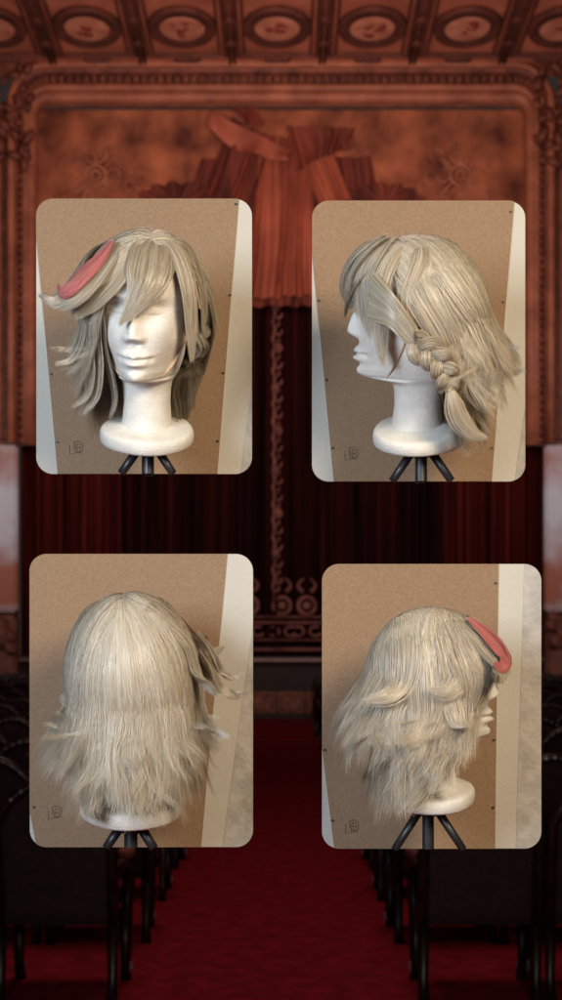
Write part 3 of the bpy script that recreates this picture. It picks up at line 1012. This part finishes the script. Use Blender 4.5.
    def path(off, rad):
        """opening outline pushed outwards by off sheet units"""
        x0, x1, yt = 36 - off * .62, 526 + off * .62, 106 - off
        r = rad + off * .5
        pts = [(x0, 446), (x0, 330), (x0, yt + r)]
        for k in range(1, 9):
            a = PI - k * PI / 18 * 1.0
            pts.append((x0 + r + r * math.cos(PI + k * PI / 16), yt + r + r * math.sin(PI + k * PI / 16)))
        pts += [(lerp(x0 + r, x1 - r, q), yt) for q in (.25, .5, .75)]
        for k in range(0, 9):
            pts.append((x1 - r + r * math.cos(-PI / 2 + k * PI / 16), yt + r + r * math.sin(-PI / 2 + k * PI / 16)))
        pts += [(x1, 330), (x1, 446)]
        return [Vector((sx(a), 0, sz(b))) for a, b in pts]
    for name, off, rad, r, dep, m in (('inner_bead', 1, 14, .06, -.02, M_GILT2), ('gilt_roll', 7, 15, .15, -.12, M_GILT), ('fillet', 12, 16, .05, -.2, M_GILT2),
                                      ('flat_moulding', 15, 17, .09, -.2, M_GILT), ('outer_moulding', 29, 20, .10, -.4, M_GILT2), ('crown_moulding', 33, 22, .09, -.5, M_GILT)):
        bm = bmesh.new()
        add_tube(bm, [p + Vector((0, dep, 0)) for p in path(off, rad)], r, seg=10)
        from_bm(name, bm, m, ar, smooth=True)
    # flat frieze behind them
    ins, outs = path(0, 14), path(40, 24)
    vs = [tuple(p + Vector((0, .06, 0))) for p in ins] + [tuple(p + Vector((0, .06, 0))) for p in outs]
    n = len(ins)
    from_arr('frieze', vs, [(i, i + 1, n + i + 1, n + i) for i in range(n - 1)], M_GILT2, ar, smooth=False)
    # dentils and egg shapes along the frieze
    for name, off, step, s_, dep in (('dentil_band', 21, .17, (.10, .16, .15), -.24), ('bead_band', 26, .26, (.12, .10, .09), -.32)):
        P = path(off, 18); bm = bmesh.new()
        for a, b in zip(P[:-1], P[1:]):
            L = (b - a).length; k = max(1, int(L / step)); dr = (b - a).normalized()
            rot = Matrix((dr, Vector((0, 1, 0)), dr.cross(Vector((0, 1, 0))))).transposed()
            for q in range(k):
                add_box(bm, a.lerp(b, (q + .5) / k) + Vector((0, dep, 0)), s_, 0, rot)
        from_bm(name, bm, M_GILT2, ar)
    # carved corner brackets: clustered leaves
    for sgn in (-1, 1):
        bm = bmesh.new()
        for k in range(40):
            px = 281 + sgn * (244 + RNG.uniform(2, 40)); py = RNG.uniform(75, 175)
            bmesh.ops.create_icosphere(bm, subdivisions=1, radius=RNG.uniform(.1, .24), matrix=Matrix.Translation((sx(px), -.45 - RNG.uniform(0, .3), sz(py))) @ Matrix.Rotation(RNG.uniform(0, 3), 4, 'Y') @ Matrix.Diagonal((1, .6, .5, 1)))
        from_bm('carved_bracket', bm, M_GILT2, ar, smooth=True)

    # side walls with fluted strips and marble pilasters
    for sgn, lab in ((-1, 'carved reddish side pier with pale veined marble beside the stage, on the aisle side of the pink fringe curl'), (1, '')):
        lab = ('carved red brown pier with marble lower shaft, beside the panel whose wig faces front' if sgn < 0 else
               'carved red brown pier with marble lower shaft, beside the braided wig panel')
        p = empty('side_pier', (sgn * sx(281 + 262) if False else sgn * 262 * PX, DS, 0))
        tag(p, lab, 'pier', 'piers flanking the stage')
        bm = bmesh.new(); add_box(bm, (sgn * 1.56, .35, 6.6), (2.9, .5, 13.2)); from_bm('pier_wall', bm, M_SIDE, p)
        for j, (o, w_) in enumerate(((-6, .10), (4, .16), (13, .10), (22, .22))):
            bm = bmesh.new()
            x = sgn * o * PX
            add_box(bm, (x, .0, lerp(sz(440), sz(130), .5)), (w_, .24, sz(130) - sz(440)), .03)
            if j % 2 == 1:
                zz = sz(438)
                while zz < sz(132):
                    add_box(bm, (x, -.12, zz), (w_ * 1.15, .1, .07)); zz += .3
            from_bm('fluted_strip', bm, (M_GILT, M_GILT2)[j % 2 == 0], p)
        bm = bmesh.new(); add_box(bm, (sgn * 16 * PX, -.06, lerp(sz(612), sz(446), .5)), (32 * PX, .3, sz(446) - sz(612)), .05)
        from_bm('marble_shaft', bm, M_MARBLE, p)
        bm = bmesh.new(); add_box(bm, (sgn * 18 * PX, -.12, lerp(sz(700), sz(616), .5)), (36 * PX, .5, sz(616) - sz(700)), .06)
        for k in range(16):
            bmesh.ops.create_icosphere(bm, subdivisions=1, radius=RNG.uniform(.08, .2), matrix=Matrix.Translation((sgn * RNG.uniform(2, 34) * PX, -.42, sz(RNG.uniform(618, 650)))))
        from_bm('pier_base', bm, M_GILT2, p, smooth=False)

    # painted valance
    va = empty('painted_valance', (0, DS + .7, 0))
    tag(va, 'painted canvas valance with red drapery and scrolled rosettes above the dark curtain', 'valance')

    def low(px):
        k = min(1, max(0, (abs(px - 281) - 176) / 60))
        return lerp(291, 381, k * k * (3 - 2 * k))
    def vpt(u, v):
        px = lerp(26, 536, u)
        return (sx(px), .06 * math.sin(u * 40) * v, lerp(sz(98), sz(low(px)), v))
    sheet_grid('canvas', vpt, 160, 20, M_CANVAS, va)
    for px in (92, 464):  # scrolled rosettes, one on each side of the canvas
        bm = bmesh.new()
        for k in range(10):
            a = k * PI / 5
            c = Vector((sx(px + 18 * math.cos(a)), -.06, sz(166 + 20 * math.sin(a))))
            pts = [c + Vector((7 * PX * math.cos(q + a), 0, 7 * PX * math.sin(q - a))) for q in np.linspace(0, 4.8, 10)]
            add_tube(bm, pts, .022, seg=5)
        for r_ in (5, 10):
            add_tube(bm, [Vector((sx(px + r_ * math.cos(q)), -.06, sz(166 + r_ * math.sin(q)))) for q in np.linspace(0, 2 * PI, 18)], .035, seg=5)
        for k in range(14):
            a = RNG.uniform(0, 6.28); r_ = RNG.uniform(30, 46)
            c = Vector((sx(px + r_ * math.cos(a)), -.05, sz(166 + r_ * .8 * math.sin(a))))
            pts = [c + Vector((RNG.uniform(4, 7) * PX * math.cos(q), 0, 6 * PX * math.sin(q))) for q in np.linspace(0, 4.4, 8)]
            add_tube(bm, pts, .02, seg=5)
        from_bm('scrolled_rosette', bm, M_CANVASLINE, va, smooth=True)

    def drape(name, tl, tr, bl, br, pleats, amp, m, dep, sag=0):
        """pleated cloth between a top edge and a bottom edge given in sheet units"""
        def fn(u, v):
            a = (lerp(tl[0], tr[0], u), lerp(tl[1], tr[1], u)); b = (lerp(bl[0], br[0], u), lerp(bl[1], br[1], u))
            px, py = lerp(a[0], b[0], v), lerp(a[1], b[1], v) + sag * math.sin(PI * u) * v
            uu = u + .05 * math.sin(3.1 * v + 5 * u) + .04 * math.sin(u * 9)
            px += 5 * math.sin(v * 3 + u * 4) * v
            return (sx(px), -dep - amp * (.35 + .65 * v) * (math.sin(uu * pleats * 2 * PI) + .6 * math.sin(uu * pleats * 3.1 + 1 + 2 * v)), sz(py))
        return sheet_grid(name, fn, int(pleats * 14), 10, m, va)
    drape('red_drape', (200, 150), (372, 148), (150, 300), (412, 300), 13, .10, M_DRAPERY, .12)
    drape('red_drape', (232, 112), (272, 132), (188, 214), (246, 232), 4, .10, M_DRAPERY, .35)
    drape('red_drape', (262, 128), (310, 134), (240, 296), (322, 290), 6, .10, M_DRAPERY2, .30)
    drape('red_drape', (286, 122), (356, 124), (296, 168), (352, 142), 4, .09, M_DRAPERY, .45)
    drape('red_drape', (300, 150), (330, 140), (352, 296), (384, 262), 4, .10, M_DRAPERY2, .34)
    drape('red_drape', (210, 108), (292, 148), (204, 121), (286, 159), 2, .10, M_DRAPERY2, .5, 7)
    drape('red_drape', (222, 100), (258, 100), (246, 122), (262, 124), 3, .06, M_DRAPERY, .62)
    for cx, w_ in ((176, 42), (386, 40)):
        drape('scalloped_drape', (cx - w_, 198), (cx + w_, 198), (cx - w_ - 10, 300), (cx + w_ + 10, 300), 9, .08, M_DRAPERY, .28, -4)
        def fan(u, v, cx=cx, w_=w_):
            a = PI * u
            r_ = lerp(4, w_ * (1 + .05 * math.sin(u * 44)), v)
            return (sx(cx - r_ * math.cos(a)), -.33 - .06 * math.sin(u * 44) * v, sz(199 - r_ * .52 * math.sin(a)))
        sheet_grid('scalloped_fan', fan, 90, 6, M_DRAPERY, va)

    # stage curtains: the falloff to a dark middle is put into the cloth colours
    def curtain(name, label, x0, x1, y0, y1, folds, amp, dep, m):
        w_ = x1 - x0
        c = empty(name, (sx((x0 + x1) / 2), DS + dep, sz(658)))
        tag(c, label, 'curtain', 'velvet stage curtains')
        ph = RNG.uniform(0, 6)
        def fn(u, v):
            px = lerp(x0, x1, u) - (x0 + x1) / 2
            f = math.sin(u * folds * 2 * PI + ph) + .45 * math.sin(u * folds * 3.3 * PI + 1.3 * ph + .6 * v) + .2 * math.sin(u * folds * 9)
            return (px * PX, amp * f * (.55 + .45 * v), lerp(sz(y0), sz(y1), v) - sz(658))
        sheet_grid('cloth', fn, int(folds * 16), 14, m, c)
        return c
    lc = curtain('stage_curtain', 'red velvet curtain side in pleats, coloured as lit, nearest the pier by the forward facing wig', 14, 118, 280, 656, 13, .14, 1.0, M_CURTLIT)
    rc = curtain('stage_curtain', 'red velvet curtain side in pleats, coloured as lit, nearest the pier by the braided wig', 448, 552, 280, 656, 13, .14, 1.0, M_CURTLIT)
    for nm, x0, x1, lab in (('a', 104, 280, 'red velvet main curtain coloured dark as shaded, half with the embroidered closing edge'), ('b', 276, 462, 'red velvet main curtain coloured dark as shaded, plain half behind the braided wig panel')):
        c = curtain('stage_curtain', lab, x0, x1, 272, 657, 19, .10, 1.5 if nm == 'a' else 1.75, M_CURTSHADE)
        mid = (x0 + x1) / 2
        if nm == 'a':
            # embroidered chain along the closing edge
            bm = bmesh.new()
            y = 292
            k = 0
            while y < 590:
                cx_ = 277 - mid + (1.4 if k % 2 else -1.4)
                pts = [Vector(((cx_ + 3.6 * math.cos(q)) * PX, -.26, sz(y + 5.5 * math.sin(q)) - sz(658))) for q in np.linspace(0, 5.2, 11)]
                add_tube(bm, pts, .028, seg=5)
                if k % 5 == 0:
                    bmesh.ops.create_icosphere(bm, subdivisions=1, radius=.09, matrix=Matrix.Translation((cx_ * PX, -.27, sz(y) - sz(658))))
                y += 8.6; k += 1
            add_tube(bm, [Vector(((273.5 - mid) * PX, -.25, sz(292) - sz(658))), Vector(((273.5 - mid) * PX, -.25, sz(600) - sz(658)))], .03, seg=5)
            from_bm('embroidered_edge', bm, M_EMB, c, smooth=True)
        # embroidered hem: scrolled medallions between two bars
        bm = bmesh.new()
        dz = lambda y: sz(y) - sz(658)
        for yy, r_ in ((650, .05), (640, .03), (622, .045), (616, .03)):
            add_tube(bm, [Vector(((x0 - mid) * PX, -.24, dz(yy))), Vector(((x1 - mid) * PX, -.24, dz(yy)))], r_, seg=5)
        px = x0 + 6
        k = 0
        while px < x1 - 4:
            a = px - mid
            add_tube(bm, [Vector(((a + 9 * math.cos(q)) * PX, -.26, dz(604 + 9 * math.sin(q)))) for q in np.linspace(0, 2 * PI, 16)], .055, seg=5)
            bmesh.ops.create_icosphere(bm, subdivisions=2, radius=.1, matrix=Matrix.Translation((a * PX, -.26, dz(604))) @ Matrix.Diagonal((1, .4, 1, 1)))
            for sgn in (-1, 1):
                add_tube(bm, [Vector(((a + sgn * (4 + 5 * math.sin(q))) * PX, -.26, dz(590 - q * 4.4))) for q in np.linspace(0, 3.4, 10)], [.06 - .004 * i for i in range(10)], seg=5)
                add_tube(bm, [Vector(((a + sgn * (9 + 6 * math.cos(q))) * PX, -.25, dz(631 + 5 * math.sin(q)))) for q in np.linspace(.4, 5.4, 10)], .04, seg=5)
            px += 30 if k % 2 else 26; k += 1
        from_bm('embroidered_hem', bm, M_EMB, c, smooth=True)

    # ---------------------------------------------------------------- seats
    def make_seat():
        root = empty('theatre_armchair')
        # x across, y towards the stage, back of the chair towards the viewer
        w_ = .27
        bm = bmesh.new(); add_box(bm, (0, .08, .42), (.50, .46, .13), .04); from_bm('seat', bm, M_PLUSH, root, smooth=True)
        def back(u, v):
            x = lerp(-.25, .25, u); top = .86 + .16 * math.sin(PI * u) ** .7
            z = lerp(.36, top, v)
            return (x, -.17 - .10 * v - .02 * math.sin(PI * u), z)
        b = sheet_grid('backrest', back, 12, 8, M_PLUSH, root)
        b.modifiers.new('t', 'SOLIDIFY').thickness = .05
        bm = bmesh.new()
        pts = [Vector((-.27, -.16, .30)), Vector((-.27, -.22, .60)), Vector((-.27, -.26, .84))]
        pts += [Vector((lerp(-.25, .25, q), -.275, .875 + .17 * math.sin(PI * q) ** .7)) for q in np.linspace(.05, .95, 11)]
        pts += [Vector((.27, -.26, .84)), Vector((.27, -.22, .60)), Vector((.27, -.16, .30))]
        add_tube(bm, pts, .028, seg=8)
        crown = [Vector((lerp(-.25, .25, q), -.296, .875 + .17 * math.sin(PI * q) ** .7)) for q in np.linspace(.1, .9, 13)]
        fr = from_bm('back_frame', bm, M_WOODDARK, root, smooth=True)
        bm = bmesh.new()
        add_tube(bm, crown, .006, seg=5)
        for q in np.linspace(.12, .88, 9):
            bmesh.ops.create_icosphere(bm, subdivisions=1, radius=.010, matrix=Matrix.Translation((lerp(-.25, .25, q), -.302, .875 + .17 * math.sin(PI * q) ** .7)))
        from_bm('brass_nails', bm, M_BRASS, fr)
        for sgn in (-1, 1):
            bm = bmesh.new()
            add_tube(bm, [Vector((sgn * .27, -.22, .60)), Vector((sgn * .275, 0, .62)), Vector((sgn * .28, .24, .60)), Vector((sgn * .28, .30, .54)), Vector((sgn * .275, .26, .40)), Vector((sgn * .27, .27, .10))],
                     [.024, .026, .03, .034, .03, .026], seg=8)
            arm = from_bm('armrest', bm, M_WOODDARK, root, smooth=True)
            bm = bmesh.new()
            bmesh.ops.create_uvsphere(bm, u_segments=12, v_segments=8, radius=1, matrix=Matrix.Translation((sgn * .28, .20, .655)) @ Matrix.Diagonal((.045, .11, .04, 1)))
            from_bm('arm_pad', bm, M_PAD, arm, smooth=True)
            for yy, z1 in ((.26, .36), (-.17, .36)):
                bm = bmesh.new()
                add_tube(bm, [Vector((sgn * .265, yy, z1)), Vector((sgn * .265, yy, .10)), Vector((sgn * .265, yy + (.03 if yy > 0 else -.04), .0))], [.03, .024, .03], seg=8)
                from_bm('leg', bm, M_WOODDARK, root, smooth=True)
            bm = bmesh.new()
            bmesh.ops.create_uvsphere(bm, u_segments=10, v_segments=6, radius=.035, matrix=Matrix.Translation((sgn * .27, .29, .06)))
            from_bm('brass_foot', bm, M_BRASS, root, smooth=True)
        return root
    first = make_seat()
    grp = 'dark red theatre armchairs in rows along the carpeted aisle'
    used = False
    D = 7.25
    row = 0
    while D < 30.5:
        for sgn in (-1, 1):
            for c in range(8):
                x = -.06 + sgn * (.98 + c * .60)
                sp = abs(x) * F / D
                if sp > 330: break
                # rows stop where the piers begin
                if D > 24 and sp > 300: break
                o = first if not used else copy_tree(first)
                used = True
                o.location = (x + RNG.normal(0, .012), D + RNG.normal(0, .015), 0)
                o.rotation_euler = (0, 0, RNG.normal(0, .03))
                tag(o, 'dark red plush armchair with carved wood frame in the rows beside the red aisle', 'armchair', grp)
        D += 1.36; row += 1


build_theatre()


# ------------------------------------------------------------------ light
def area(name, loc, target, size, power, color):
    d = bpy.data.lights.new(name, 'AREA'); d.size = size; d.energy = power; d.color = color
    o = bpy.data.objects.new(name, d); COL.objects.link(o)
    o.location = loc
    o.rotation_euler = (Vector(target) - Vector(loc)).to_track_quat('-Z', 'Y').to_euler()
    return o


area('warm_room_lamp', (1.05, .15, 2.7), (0, 2.2, 1.85), .7, 68, (1.0, .80, .56))
area('cool_window_lamp', (-1.2, .12, 2.2), (0, 2.2, 1.85), .8, 60, (.78, .88, 1.0))

area('stage_fill_light', (0, 13, 6.5), (0, 31.5, 11), 5.0, 490, (1.0, .59, .46)).data.spread = R(75)  # unseen lamp, added low in the hall to brighten ceiling and arch
area('side_fill_light', (-9, 24, 5.5), (-5.6, 32, 4.2), 1.5, 120, (1.0, .93, .92))  # unseen lamp added to brighten the marble and curtain edge
area('side_fill_light', (9, 24, 5.5), (5.6, 32, 4.2), 1.5, 120, (1.0, .93, .92))  # its added twin on the other side
area('aisle_fill_light', (0, 8.5, 9.5), (0, 9, 0), 3.5, 200, (1.0, .7, .62))  # unseen lamp added over the seats to lift the dark carpet

w = bpy.data.worlds.new('World'); SC.world = w; w.use_nodes = True
bg = w.node_tree.nodes['Background']
bg.inputs[0].default_value = (1.0, .86, .76, 1); bg.inputs[1].default_value = .025

# ------------------------------------------------------------------ camera
cd = bpy.data.cameras.new('camera')
cam = bpy.data.objects.new('camera', cd); COL.objects.link(cam)
cam.location = (0, 0, EYE); cam.rotation_euler = (R(90), 0, 0)
cd.sensor_fit = 'VERTICAL'; cd.sensor_height = 36; cd.sensor_width = 36 * .5615
cd.lens = 36 * F / 1000; cd.shift_y = .14
cd.clip_start = .05; cd.clip_end = 200
cd.dof.use_dof = True; cd.dof.focus_distance = 2.15; cd.dof.aperture_fstop = 8
SC.camera = cam
SC.view_settings.view_transform = 'Standard'
SC.view_settings.look = 'None'
SC.view_settings.exposure = 0
